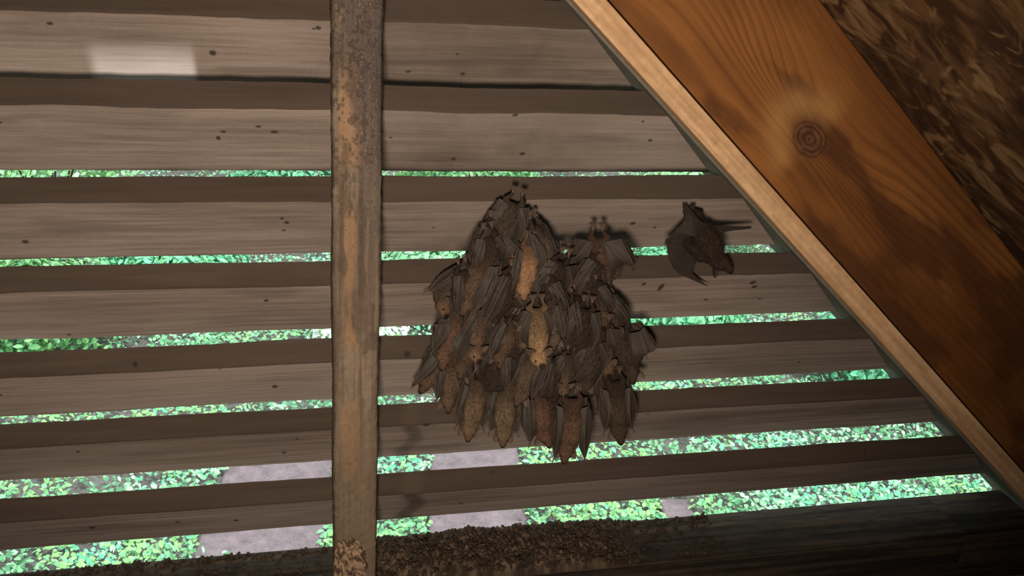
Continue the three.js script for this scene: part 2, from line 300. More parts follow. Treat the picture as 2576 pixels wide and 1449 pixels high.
// ---------------------------------------------------------------- the work lamp that lights the vent: on a floor stand just below the camera
{
  const lamp = base('work_lamp', [LAMP[0], 0, LAMP[2]]);
  tag(lamp, 'small round work lamp on a slim floor stand', 'lamp');
  const black = M({ color: 0x2a2622, roughness: 0.5 }), y = LAMP[1], head = new THREE.Group(), aim = V(...LAMP_AIM).sub(V(...LAMP)).normalize();
  const turn = new THREE.Matrix4().makeRotationFromQuaternion(new THREE.Quaternion().setFromUnitVectors(V(0, 1, 0), aim)).setPosition(0, y, 0);
  part('shade', new THREE.LatheGeometry([[0.012, -0.085], [0.018, -0.08], [0.020, -0.045], [0.040, -0.006], [0.041, 0.002], [0.037, 0.002], [0.036, -0.006], [0.016, -0.045], [0.001, -0.046]].map(([a, c]) => new THREE.Vector2(a, c)), 32).applyMatrix4(turn), black, lamp);
  part('lens', new THREE.CylinderGeometry(0.0355, 0.0355, 0.004, 32).translate(0, -0.009, 0).applyMatrix4(turn), M({ color: 0xffffff, emissive: new THREE.Color().setRGB(...LAMP_COLOR), emissiveIntensity: 3 }), lamp);
  const back = aim.clone().multiplyScalar(-0.06);
  part('pole', new THREE.CylinderGeometry(0.007, 0.007, y + back.y - 0.036, 12).translate(back.x, (y + back.y - 0.036) / 2 + 0.016, back.z), black, lamp);
  part('foot_plate', new THREE.CylinderGeometry(0.11, 0.12, 0.016, 32).translate(back.x, 0.0085, back.z), black, lamp);
  const light = new THREE.SpotLight(new THREE.Color().setRGB(...LAMP_COLOR), LAMP_POWER, 0, LAMP_ANGLE * Math.PI / 180, 1);
  light.position.set(...LAMP).addScaledVector(aim, 0.006); light.target.position.set(...LAMP_AIM); light.castShadow = true; light.shadow.radius = 3.5; light.name = 'lamp_light';
  scene.add(light, light.target);
}

// ---------------------------------------------------------------- droppings on the sill
{
  const R = rng(77), pos = [], col = [], idx = [];
  const heapX0 = 0.105, heapX1 = 0.52;
  const height = (x, z) => {
    const along = smoothstep(x, heapX0 - 0.01, heapX0 + 0.04) * (1 - smoothstep(x, heapX1 - 0.12, heapX1)), across = 1 - Math.abs((z + 0.012) / 0.062) ** 3;
    const big = along * (0.008 + 0.016 * fbm(x * 16, z * 16, 701)) * clamp(across, 0, 1);
    const thin = 0.0035 * smoothstep(fbm(x * 9, z * 9, 703), 0.42, 0.7) * (1 - smoothstep(x, 0.5, 0.72));
    return big + thin + 0.007 * (fbm(x * 130, z * 130, 705, 3) - 0.42) * (0.25 + along) - 0.0022;
  };
  const nx = 620, nz = 56, x0 = -0.55, x1 = 0.75, z0 = -0.061, z1 = 0.040;
  for (let j = 0; j <= nz; j++) for (let i = 0; i <= nx; i++) {
    const x = lerp(x0, x1, i / nx), z = lerp(z0, z1, j / nz), rim = j === 0 || j === nz || i === 0 || i === nx;
    pos.push(x, SILL_Y + (rim ? -0.003 : height(x, z)), z);
    const k = fbm(x * 90, z * 90, 711), c = mix3([0.030, 0.022, 0.016], [0.12, 0.086, 0.057], smoothstep(k, 0.35, 0.72) * (0.3 + 0.7 * smoothstep(height(x, z), 0, 0.014)));
    col.push(...c);
  }
  for (let j = 0; j < nz; j++) for (let i = 0; i < nx; i++) { const a = j * (nx + 1) + i; idx.push(a, a + nx + 1, a + 1, a + 1, a + nx + 1, a + nx + 2); }
  const pellet = new THREE.IcosahedronGeometry(1, 0), pp = mergeVertices((pellet.deleteAttribute('uv'), pellet.deleteAttribute('normal'), pellet)), q = new THREE.Quaternion(), v = V();
  for (let k = 0; k < 4200; k++) {
    const heap = R() < 0.62, x = heap ? lerp(heapX0, heapX1 - 0.05, Math.pow(R(), 0.9)) : lerp(-0.34, 0.62, R()), back = R() < 0.4, z = back ? -0.058 + R() * 0.012 : lerp(z0 + 0.004, z1 - 0.003, R());
    const s = 0.0010 + R() * R() * 0.0030, l = 1 + R() * 1.2, y = SILL_Y + Math.max(0, height(x, z)) + s * 0.45, o = pos.length / 3;
    q.setFromEuler(new THREE.Euler(R() * 6, R() * 6, R() * 6));
    for (let i = 0; i < pp.attributes.position.count; i++) { v.fromBufferAttribute(pp.attributes.position, i).multiply(V(s * l, s, s)).applyQuaternion(q); pos.push(x + v.x, y + v.y, z + v.z); }
    const c = mix3([0.025, 0.018, 0.012], [0.115, 0.082, 0.055], heap ? R() * R() : R() * 0.3); for (let i = 0; i < pp.attributes.position.count; i++) col.push(...c);
    for (let i = 0; i < pp.index.count; i++) idx.push(o + pp.index.getX(i));
  }
  const g = new THREE.BufferGeometry(); g.setAttribute('position', new THREE.Float32BufferAttribute(pos, 3)); g.setAttribute('color', new THREE.Float32BufferAttribute(col, 3)); g.setIndex(idx); g.computeVertexNormals();
  const heap = part('bat_droppings', g, M({ vertexColors: true, roughness: 1 }), scene);
  heap.userData = { kind: 'stuff', label: 'crumbly brown heap of bat droppings spread over the dark sill', category: 'droppings' };

  const lump = new THREE.IcosahedronGeometry(1, 24), lp = lump.attributes.position, lc = [];
  for (let i = 0; i < lp.count; i++) {
    v.fromBufferAttribute(lp, i); const n = 0.72 + 0.6 * n3(v.x * 2.2, v.y * 2.2, v.z * 2.2, 3) * 0.5 + 0.42 * (n3(v.x * 7, v.y * 7, v.z * 7, 8) - 0.5) + 0.25 * (n3(v.x * 17, v.y * 17, v.z * 17, 11) - 0.5);
    lp.setXYZ(i, v.x * 0.023 * n, v.y * 0.042 * n, Math.max(-0.002, v.z * 0.012 * n));
    lc.push(...mix3([0.055, 0.037, 0.024], [0.27, 0.19, 0.125], smoothstep(n3(v.x * 9, v.y * 9, v.z * 9, 21), 0.36, 0.66)));
  }
  lump.setAttribute('color', new THREE.Float32BufferAttribute(lc, 3)); const lump2 = mergeVertices((lump.deleteAttribute('uv'), lump.deleteAttribute('normal'), lump)); lump2.computeVertexNormals();
  const l = part('dropping_lump', lump2, M({ vertexColors: true, roughness: 1 }), scene); l.position.set(...[0.0804, 0.4974, 0.0495]);
  tag(l, 'crusty brown lump of dried droppings stuck to the foot of the post', 'lump');
}

// ---------------------------------------------------------------- bats
const mm = 0.001;
const SEGS = (o) => {                                                    // bones of the hanging body in mm: [a, b, ra, rb]
  const hx = o.headTurn, B = [], up = o.lifted;
  B.push([[0, -17, 3], [0, -30, 7], 7.5, 11.2]); B.push([[0, -30, 7], [0, -46, 9], 11.2, 12.2]); B.push([[0, -46, 9], [hx * 0.3, -57, 10], 12, 8.5]);
  if (up) { B.push([[0, -56, 7], [hx * 0.6, -62, -2], 8.2, 8.2]); B.push([[hx * 0.7, -62.5, -4], [hx * 1.2, -65.5, -11], 6.6, 4]); B.push([[hx * 1.2, -65.5, -11], [hx * 1.3, -67, -14], 3.8, 2.6]); }
  else { B.push([[hx * 0.4, -58, 10], [hx, -65, 11 + o.chin], 8.2, 8.0]); B.push([[hx, -66, 12 + o.chin], [hx * 1.35, -72.5, 17 + o.chin], 7, 4]); B.push([[hx * 1.35, -72.5, 17 + o.chin], [hx * 1.45, -76, 18.5 + o.chin], 3.8, 2.6]); }
  for (const s of [-1, 1]) {
    B.push([[s * 4.5, -17, 3], [s * 8.5, -9, 4], 4.2, 2.7]); B.push([[s * 8.5, -9, 4], [s * 5, -1, 0], 2.5, 1.5]);
    B.push([[s * 7, -50, 7], [s * 12.5, -49, 7], 6, 4]); B.push([[s * 12.5, -49, 7], [s * 17.5, -28, 1], 4.2, 2.6]);
  }
  return B;
};
function field(B, x, y, z, k) {
  let acc = 0;
  for (const [a, b, ra, rb] of B) {
    const bx = b[0] - a[0], by = b[1] - a[1], bz = b[2] - a[2], px = x - a[0], py = y - a[1], pz = z - a[2];
    const t = Math.max(0, Math.min(1, (px * bx + py * by + pz * bz) / (bx * bx + by * by + bz * bz)));
    const dx = px - bx * t, dy = py - by * t, dz = pz - bz * t, d = Math.sqrt(dx * dx + dy * dy + dz * dz) - (ra + (rb - ra) * t);
    acc += Math.exp(-k * d);
  }
  return -Math.log(acc) / k;
}
function bodyGeo(o, seed) {
  const res = 72, half = 45, cy = -38, cz = 8, mc = new MarchingCubes(res, undefined, false, false, 60000), B = SEGS(o);
  mc.isolation = 0;
  for (let k = 0; k < res; k++) for (let j = 0; j < res; j++) for (let i = 0; i < res; i++) {
    const x = (i - res / 2) / (res / 2) * half, y = (j - res / 2) / (res / 2) * half + cy, z = (k - res / 2) / (res / 2) * half + cz;
    let d = field(B, x, y, z, 0.9);
    if (d < 4 && d > -4) { const furry = y > -63 && y < -12 ? 1 : 0.25; d += furry * ((n3(x * 0.28, y * 0.10, z * 0.28, seed) - 0.5) * 2.6 + (n3(x * 0.75, y * 0.22, z * 0.75, seed + 3) - 0.5) * 1.8); }
    mc.field[i + j * res + k * res * res] = -d;
  }
  mc.update();
  const n = mc.count, src = mc.positionArray, pos = new Float32Array(n * 3);
  for (let i = 0; i < n; i++) { pos[i * 3] = src[i * 3] * half * mm; pos[i * 3 + 1] = (src[i * 3 + 1] * half + cy) * mm; pos[i * 3 + 2] = (src[i * 3 + 2] * half + cz) * mm; }
  let g = new THREE.BufferGeometry(); g.setAttribute('position', new THREE.BufferAttribute(pos, 3));
  g = mergeVertices(g, 1e-6); g.computeVertexNormals();
  const p = g.attributes.position, col = [];
  for (let i = 0; i < p.count; i++) col.push(...furColor(p.getX(i) / mm, p.getY(i) / mm, p.getZ(i) / mm, o, seed));
  g.setAttribute('color', new THREE.Float32BufferAttribute(col, 3));
  return g;
}
function furColor(x, y, z, o, seed) {
  const back = [0.62, 0.56, 0.50], belly = o.belly, face = [0.75, 0.60, 0.50];
  let c = mix3(back, belly, smoothstep(z - Math.abs(x) * 0.35, 4, 15) * smoothstep(-y, 20, 34));
  if (o.lifted) { c = mix3(c, o.belly, smoothstep(-z, -2, 5) * smoothstep(-y, 26, 52)); c = mix3(c, [0.14, 0.11, 0.10], smoothstep(-z, 13, 15) * smoothstep(-y, 60, 64)); return mul3(mix3(c, [0.40, 0.36, 0.33], smoothstep(y, -20, -10)), 0.72 + 0.55 * n3(x * 0.5, y * 0.14, z * 0.5, seed + 31)); }
  c = mix3(c, [0.40, 0.36, 0.33], smoothstep(y, -20, -10));                                    // dark thin legs
  c = mix3(c, face, smoothstep(-y, 66, 72) * smoothstep(z, 8, 14));
  c = mix3(c, [0.16, 0.12, 0.11], smoothstep(-y, 74.4, 76.5) * smoothstep(z, 14, 18));         // nose pad
  if (y < -66) { const hx = o.headTurn, mouth = Math.abs(y + 76.5 - Math.abs(x - hx * 1.4) * 0.35); c = mix3(c, [0.15, 0.1, 0.09], 0.6 * (1 - smoothstep(mouth, 0.2, 0.9)) * smoothstep(z, 13, 17)); }
  return mul3(c, 0.72 + 0.55 * n3(x * 0.5, y * 0.14, z * 0.5, seed + 31));
}
function furGeo(body, o, seed, count = 1500) {
  const R = rng(seed), p = body.attributes.position, n = body.attributes.normal, ix = body.index, cum = [], a = V(), b = V(), c = V(); let total = 0;
  for (let t = 0; t < ix.count; t += 3) { a.fromBufferAttribute(p, ix.getX(t)); b.fromBufferAttribute(p, ix.getX(t + 1)); c.fromBufferAttribute(p, ix.getX(t + 2)); total += b.sub(a).cross(c.sub(a)).length(); cum.push(total); }
  const pos = [], col = [];
  for (let k = 0; k < count; k++) {
    const r = R() * total; let lo = 0, hi = cum.length - 1; while (lo < hi) { const m = (lo + hi) >> 1; cum[m] < r ? lo = m + 1 : hi = m; }
    const i = ix.getX(lo * 3), q = V().fromBufferAttribute(p, i), nn = V().fromBufferAttribute(n, i), y = q.y / mm;
    if (y > -15 || y < -70) continue;
    const dir = V((R() - 0.5) * 0.7, 0.75 - 0.3 * R(), (R() - 0.5) * 0.7).addScaledVector(nn, 0.55).normalize(), side = dir.clone().cross(nn).normalize(), len = (3.2 + 3.2 * R()) * mm * (y < -62 ? 0.55 : 1), w = (0.28 + 0.22 * R()) * mm;
    const s = q.clone().addScaledVector(nn, -0.3 * mm), e = s.clone().addScaledVector(dir, len), u = s.clone().addScaledVector(side, w), v = s.clone().addScaledVector(side, -w), up = s.clone().addScaledVector(nn, w * 1.2);
    const cc = mul3(furColor(q.x / mm, y, q.z / mm, o, seed), 0.7 + 0.8 * R());
    for (const tri of [[u, e, up], [up, e, v]]) for (const t of tri) { pos.push(t.x, t.y, t.z); col.push(...cc); }
  }
  const g = new THREE.BufferGeometry(); g.setAttribute('position', new THREE.Float32BufferAttribute(pos, 3)); g.setAttribute('color', new THREE.Float32BufferAttribute(col, 3)); g.computeVertexNormals(); return g;
}
const P3 = (p) => V(p[0] * mm, p[1] * mm, p[2] * mm);
function curve(pts, n) { const c = new THREE.CatmullRomCurve3(pts.map(P3)); return Array.from({ length: n + 1 }, (_, i) => c.getPoint(i / n)); }
// membrane stretched over a row of bone lines, sagging between them
function membrane(lines, sag, seed, n = 14, between = 4) {
  const L = lines.map((l) => curve(l, n)), rows = [], c = V(0, -38 * mm, 4 * mm);
  for (let k = 0; k < L.length - 1; k++) for (let b = 0; b < between; b++) {
    const t = b / between; rows.push(L[k].map((p, j) => { const q = p.clone().lerp(L[k + 1][j], t), inward = c.clone().setY(q.y).sub(q).normalize(); return q.addScaledVector(inward, sag * mm * Math.sin(Math.PI * t) * Math.sin(Math.PI * (0.12 + 0.8 * j / n)) + (vnoise(j * 0.8, (k + t) * 3, seed) - 0.5) * 2.0 * mm); }));
  }
  rows.push(L[L.length - 1]); return sheet(rows, 0.55 * mm);
}
function wingLines(s, o) {
  const w = o.open, f = o.cloak, W = [s * (14.5 + 4 * w), -62 + 5 * w - (o.tip ?? 0), 14 - 4 * f + 6 * f];
  return [
    [[s * 8, -55, 15], [s * (12 - 5 * f), -38, 18 + 3 * f], [s * 9, -17, 10]],
    [W, [s * (16.5 + 5 * w - 6 * f), -40, 15 + 6 * f], [s * (14 + 4 * w), -15, 9]],
    [[W[0] + s * 0.8, W[1] + 1.5, W[2] - 1.5], [s * (19.5 + 7 * w), -39, 10 + 3 * f], [s * (15.5 + 5 * w), -13, 5]],
    [[W[0] + s * 0.6, W[1] + 2.5, W[2] - 3], [s * (20 + 6 * w), -38, 2], [s * (14 + 4 * w), -9, -1]],
    [[W[0], W[1] + 3, W[2] - 4.5], [s * (17.5 + 3 * w), -30, -3], [s * 8.5, -11, -2.5]],
    [[s * 9.5, -52, -1], [s * 10.5, -33, -5.5], [s * 5, -13, -3]],
  ];
}
function earGeo(s, hx, o) {
  const base = o.lifted ? V(s * 5 + hx * 0.6, -58.5, -4.5) : V(s * 4.6 + hx, -66.5, 8.5 + o.chin * 0.7), dir = o.lifted ? V(s * 0.55, 0.75, -0.25).normalize() : V(s * (0.38 + o.earOut), -0.9, -0.02).normalize(), out = V(0, 0, o.lifted ? -1 : 1), side = dir.clone().cross(out).normalize(), rows = [];
  for (let i = 0; i <= 8; i++) { const u = i / 8, w = 4.3 * Math.pow(Math.sin(Math.PI * (0.16 + 0.80 * u)), 0.85), row = []; for (let j = 0; j <= 8; j++) { const a = j / 4 - 1; row.push(base.clone().addScaledVector(dir, 13.5 * u - 1.5).addScaledVector(side, a * w).addScaledVector(out, -2.6 * (1 - a * a) * (1 - 0.55 * u) + 1.2 * u * u).multiplyScalar(mm)); } rows.push(row); }
  return sheet(rows, 0.8 * mm);
}
function footGeo(s) {
  const list = [tube([P3([s * 5, -2, 0.4]), P3([s * 4.6, 2.5, 1])], 1.5 * mm, 1.7 * mm, 3)];
  for (let t = 0; t < 5; t++) { const x = s * 4.6 + (t - 2) * 1.35; list.push(tube([P3([s * 4.6 + (t - 2) * 0.5, 2, 1]), P3([x, 5, 2.0]), P3([x, 7.6, 0.8]), P3([x, 7.4, -1.6])], 0.75 * mm, 0.3 * mm, 6, 5)); }
  return mergeGeometries(list);
}
const matWing = new THREE.MeshPhysicalMaterial({ color: new THREE.Color().setRGB(0.029, 0.0235, 0.019), roughness: 0.62, specularIntensity: 0.4, sheen: 0.12, sheenRoughness: 0.6, sheenColor: new THREE.Color().setRGB(0.3, 0.22, 0.18) });
const matBone = M({ color: new THREE.Color().setRGB(0.055, 0.044, 0.036), roughness: 0.6 });
const matDim = M({ color: new THREE.Color().setRGB(0.023, 0.018, 0.015), roughness: 0.75 });
const matFoot = M({ color: new THREE.Color().setRGB(0.075, 0.052, 0.04), roughness: 0.7 });
const matEar = M({ color: new THREE.Color().setRGB(0.080, 0.056, 0.043), roughness: 0.75 });
const matEye = new THREE.MeshPhysicalMaterial({ color: new THREE.Color().setRGB(0.006, 0.005, 0.004), roughness: 0.15, clearcoat: 1 });
const TONES = { brown: [0.069, 0.051, 0.038], dark: [0.042, 0.033, 0.026], grey: [0.065, 0.053, 0.044], red: [0.084, 0.056, 0.042], tan: [0.185, 0.138, 0.088], orange: [0.180, 0.118, 0.076], buff: [0.089, 0.069, 0.051], pink: [0.096, 0.069, 0.057], black: [0.030, 0.023, 0.018] };
const furMat = Object.fromEntries(Object.entries(TONES).map(([k, c]) => [k, M({ color: new THREE.Color().setRGB(...c), vertexColors: true, roughness: 0.95 })]));
const KINDS = [
  { headTurn: 0, chin: 1, open: 0, cloak: 0, earOut: 0, belly: [1.12, 1.0, 0.86] },
  { headTurn: 4, chin: 0, tip: 7, open: 0.6, cloak: 0, earOut: 0.15, belly: [1.0, 0.88, 0.76] },
  { headTurn: -4, chin: -1, tip: 12, open: 0.25, cloak: 0.7, earOut: 0.05, belly: [0.95, 0.84, 0.72] },
  { headTurn: 1, chin: 2, open: 0.1, cloak: 1.0, earOut: 0.2, belly: [1.05, 0.92, 0.78] },
  { headTurn: -2, chin: 0, open: 0.2, cloak: 0, earOut: 0, lifted: true, belly: [1.25, 1.08, 0.88] },
  { headTurn: 2, chin: 1, tip: -9, open: 2.1, cloak: 0.1, earOut: 0.2, belly: [0.9, 0.8, 0.7] },
];
function buildBody(t, o, seed, furCount) {
  const g = bodyGeo(o, seed), body = part('body', g, furMat.brown, t);
  const fur = part('fur', furGeo(g, o, seed + 100, furCount), furMat.brown, body); fur.userData.kind = 'stuff';
  for (const s of [-1, 1]) {
    part('ear', earGeo(s, o.headTurn, o), matEar, t);
    part('eye', new THREE.SphereGeometry(1.5 * mm, 10, 8).translate(...(o.lifted ? [(s * 4.9 + o.headTurn * 0.95) * mm, -62.2 * mm, -9.6 * mm] : [(s * 4.6 + o.headTurn * 1.15) * mm, -70 * mm, (17.2 + o.chin) * mm])), matEye, t);
    part('foot', footGeo(s), matFoot, t);
  }
}
function buildWing(t, lines, sag, seed, boneRadius) {
  const wing = part('wing', membrane(lines, sag, seed), matWing, t);
  part('wing_bones', mergeGeometries(lines.slice(1, 5).map((l, i) => tube(curve(l, 8), (boneRadius[i] ?? 1) * mm, 0.55 * mm, 10, 6)).concat([tube([P3(lines[1][0]), P3([lines[1][0][0] + Math.sign(lines[1][0][0]) * 2, lines[1][0][1] - 3.5, lines[1][0][2] + 1]), P3([lines[1][0][0] + Math.sign(lines[1][0][0]) * 1.5, lines[1][0][1] - 6.5, lines[1][0][2] - 0.5])], 1.0 * mm, 0.35 * mm, 6, 5)])), matBone, wing);
}
const protos = KINDS.map((o, k) => {
  const t = new THREE.Group(); used.body = used.fur = used.ear = used.eye = used.foot = used.wing = used.wing_bones = undefined;
  for (const n of ['body', 'fur', 'ear', 'eye', 'foot', 'wing', 'wing_bones']) delete used[n];
  buildBody(t, o, 1000 + k * 40, 2600);
  for (const s of [-1, 1]) buildWing(t, wingLines(s, o), 1.5, 50 + k * 3 + s, [0.9, 0.75, 0.75, 1.6]);
  return t;
});
const GROUP = 'bats hanging in the cluster on the slats';
// [kind, tone, nose point, roll about the view, turn about the upright, size, label]
const BATS = [
  [2, 'grey', [0.2448, 0.8916, 0.0360], -16, 171, 1.19, 'topmost grey-brown bat of the cluster, hanging as its pointed peak'],
  [0, 'orange', [0.2755, 0.8599, 0.0470], -8, 8, 0.95, 'orange-tan furred bat just below the peak of the cluster'],
  [4, 'dark', [0.2470, 0.8614, 0.0450], 8, 190, 1.06, 'small dark bat with a pale muzzle under the topmost bat'],
  [4, 'brown', [0.1762, 0.8320, 0.0360], -42, 205, 1.10, 'brown bat curled sideways, sticking out toward the post at the upper cluster'],
  [1, 'brown', [0.2153, 0.8375, 0.0400], -19, -42, 1.10, 'brown pale-cheeked bat beside the curled one in the upper cluster'],
  [5, 'red', [0.3848, 0.8449, 0.0400], 10, 150, 1.21, 'reddish-brown bat with a wide wing on the cluster shoulder facing the lone bat'],
  [2, 'dark', [0.3390, 0.8421, 0.0460], 24, 215, 1.18, 'dark bat hanging by a raised foot at the top of the cluster, back turned'],
  [1, 'dark', [0.3007, 0.8306, 0.0560], -18, 191, 1.12, 'dark bat back turned in the upper middle of the cluster, above the palest one'],
  [2, 'dark', [0.2551, 0.8148, 0.0560], -8, 213, 1.12, 'dark bat back turned between the orange-tan bat and the pinkish one'],
  [4, 'tan', [0.2978, 0.7748, 0.0780], 4, 176, 1.16, 'palest tan bat, its pale face and ears toward the viewer, mid cluster'],
  [4, 'pink', [0.2214, 0.7725, 0.0520], -10, 195, 1.03, 'pinkish-faced bat amid darker bats on the post side of the cluster'],
  [3, 'red', [0.1841, 0.7688, 0.0300], -22, 3, 1.12, 'dark reddish bat on the post side, above the outstretched wing tip'],
  [2, 'brown', [0.1656, 0.7327, 0.0240], -36, 12, 1.15, 'brown bat whose thin wing tip sticks out toward the post'],
  [0, 'brown', [0.1924, 0.7106, 0.0340], -7, 13, 1.05, 'dull brown bat low on the post side of the cluster'],
  [0, 'buff', [0.2224, 0.6741, 0.0420], -9, -4, 1.12, 'buff bat at the bottom of the cluster, the one nearest the post'],
  [0, 'buff', [0.2686, 0.6682, 0.0500], 0, -14, 1.14, 'pale-faced buff bat in the bottom row, second from the post'],
  [1, 'red', [0.3091, 0.6620, 0.0540], 3, 22, 1.12, 'reddish bat in the bottom row below the palest bat'],
  [2, 'red', [0.3551, 0.6413, 0.0560], 2, -15, 1.21, 'lowest bat of the cluster with wing tips pointing down on both sides'],
  [3, 'dark', [0.4193, 0.6601, 0.0460], 7, -8, 1.18, 'dark bat with ringed folds at the bottom corner of the cluster under the batten side'],
  [5, 'dark', [0.4421, 0.7379, 0.0300], 20, -35, 1.12, 'dark bat sticking out farthest toward the batten, halfway down the cluster'],
  [4, 'dark', [0.4133, 0.7849, 0.0400], 26, 150, 1.08, 'dark bat with a pale rimmed ear above the slat gap on the batten side'],
  [4, 'brown', [0.3986, 0.7436, 0.0500], 16, 165, 1.10, 'dark brown bat with a small orange muzzle in the lower cluster'],
  [2, 'dark', [0.3450, 0.7702, 0.0660], -8, 172, 1.12, 'dark bat back turned just beside the palest bat'],
  [3, 'dark', [0.3319, 0.7047, 0.0640], 5, 207, 1.14, 'dark bat with long upright wing folds beneath the palest bat'],
  [2, 'grey', [0.3635, 0.7256, 0.0620], -5, 180, 1.14, 'grey-brown bat back turned above the lowest bat'],
  [1, 'dark', [0.2585, 0.7592, 0.0620], -18, 181, 1.10, 'dark bat back turned between the palest and the pinkish bat'],
  [2, 'dark', [0.3770, 0.7883, 0.0520], 24, 237, 1.12, 'dark bat back turned below the reddish wide-winged bat'],
  [3, 'grey', [0.2849, 0.7247, 0.0600], -15, -34, 1.06, 'grey-brown bat wrapped in its wings above the bottom row'],
  [3, 'dark', [0.3191, 0.8066, 0.0620], 12, 158, 1.12, 'dark bat wrapped in its wings above and beside the palest bat'],
  [0, 'dark', [0.2285, 0.8209, 0.0500], 15, 206, 1.10, 'dark bat back turned below the small pale-muzzled bat'],
  [2, 'brown', [0.2081, 0.7353, 0.0460], 15, 158, 1.10, 'brown bat back turned under the pinkish-faced bat'],
  [3, 'dark', [0.2385, 0.7176, 0.0560], -14, 145, 1.08, 'dark bat wrapped in its wings above the buff bat nearest the post'],
  [1, 'dark', [0.4234, 0.7013, 0.0400], 29, 197, 1.08, 'dark bat back turned above the ringed bat at the bottom corner'],
  [2, 'dark', [0.2020, 0.7942, 0.0360], -36, 158, 1.12, 'dark bat back turned below the curled brown bat'],
  [1, 'dark', [0.2760, 0.7828, 0.0500], 26, 184, 1.12, 'dark bat back turned to the post side of the palest bat, mid cluster'],
  [3, 'grey', [0.3010, 0.8741, 0.0360], 9, 45, 1.03, 'dark grey bat wedged between the peak and the raised foot, wings round it'],
  [2, 'dark', [0.3565, 0.8265, 0.0440], -14, 191, 1.12, 'dark bat back turned behind the reddish wide-winged bat'],
  [3, 'dark', [0.2360, 0.8687, 0.0360], -6, 203, 1.10, 'dark bat back turned behind the topmost bat muzzle'],
  [1, 'brown', [0.3251, 0.7607, 0.0460], -10, 128, 1.12, 'brown bat back turned behind the palest bat wing'],
  [2, 'dark', [0.2791, 0.8589, 0.0360], 27, 159, 1.08, 'dark bat back turned tight against the slat, under the peak'],
  [3, 'dark', [0.3556, 0.6767, 0.0360], -26, 206, 1.08, 'dark bat back turned tight behind the lowest bat'],
  [1, 'dark', [0.3190, 0.8396, 0.0360], -10, 179, 0.98, 'dark bat back turned between the two raised feet'],
  [5, 'dark', [0.2875, 0.8092, 0.0500], 24, 160, 0.92, 'dark bat with an arm half spread, right under the orange-tan one'],
  [1, 'brown', [0.2416, 0.7798, 0.0580], -26, 30, 0.88, 'small brown bat tilted toward the post, beside the pinkish-faced bat'],
  [5, 'dark', [0.3642, 0.7594, 0.0560], -18, 175, 0.95, 'dark bat with an arm half spread on the batten side of the palest bat'],
  [0, 'grey', [0.3262, 0.8034, 0.0660], 16, -40, 0.90, 'grey-brown bat leaning over the shoulder of the palest bat'],
  [4, 'dark', [0.3867, 0.8095, 0.0500], 18, 160, 0.92, 'dark bat with raised face below the reddish wide-winged bat'],
  [5, 'brown', [0.2008, 0.7596, 0.0400], -30, 20, 0.9, 'brown bat with an arm half spread above the outstretched wing tip'],
  [4, 'grey', [0.3325, 0.7279, 0.0660], -8, 185, 0.86, 'small grey-brown bat with raised face under the palest bat'],
];
const rot = (tilt, turn, roll) => new THREE.Euler(tilt * Math.PI / 180, turn * Math.PI / 180, roll * Math.PI / 180, 'ZXY');
for (const [kind, tone, nose, roll, turn, size, label] of BATS) {
  const b = protos[kind].clone(); b.name = numbered('bat'); scene.add(b);
  b.rotation.copy(rot(0, turn, roll)); b.scale.setScalar(size);
  b.position.set(...nose).sub(V(0, -0.076 * size, 0).applyEuler(b.rotation));
  b.traverse((m) => { if (m.isMesh && m.material === furMat.brown) m.material = furMat[tone]; });
  tag(b, label, 'bat', GROUP);
}
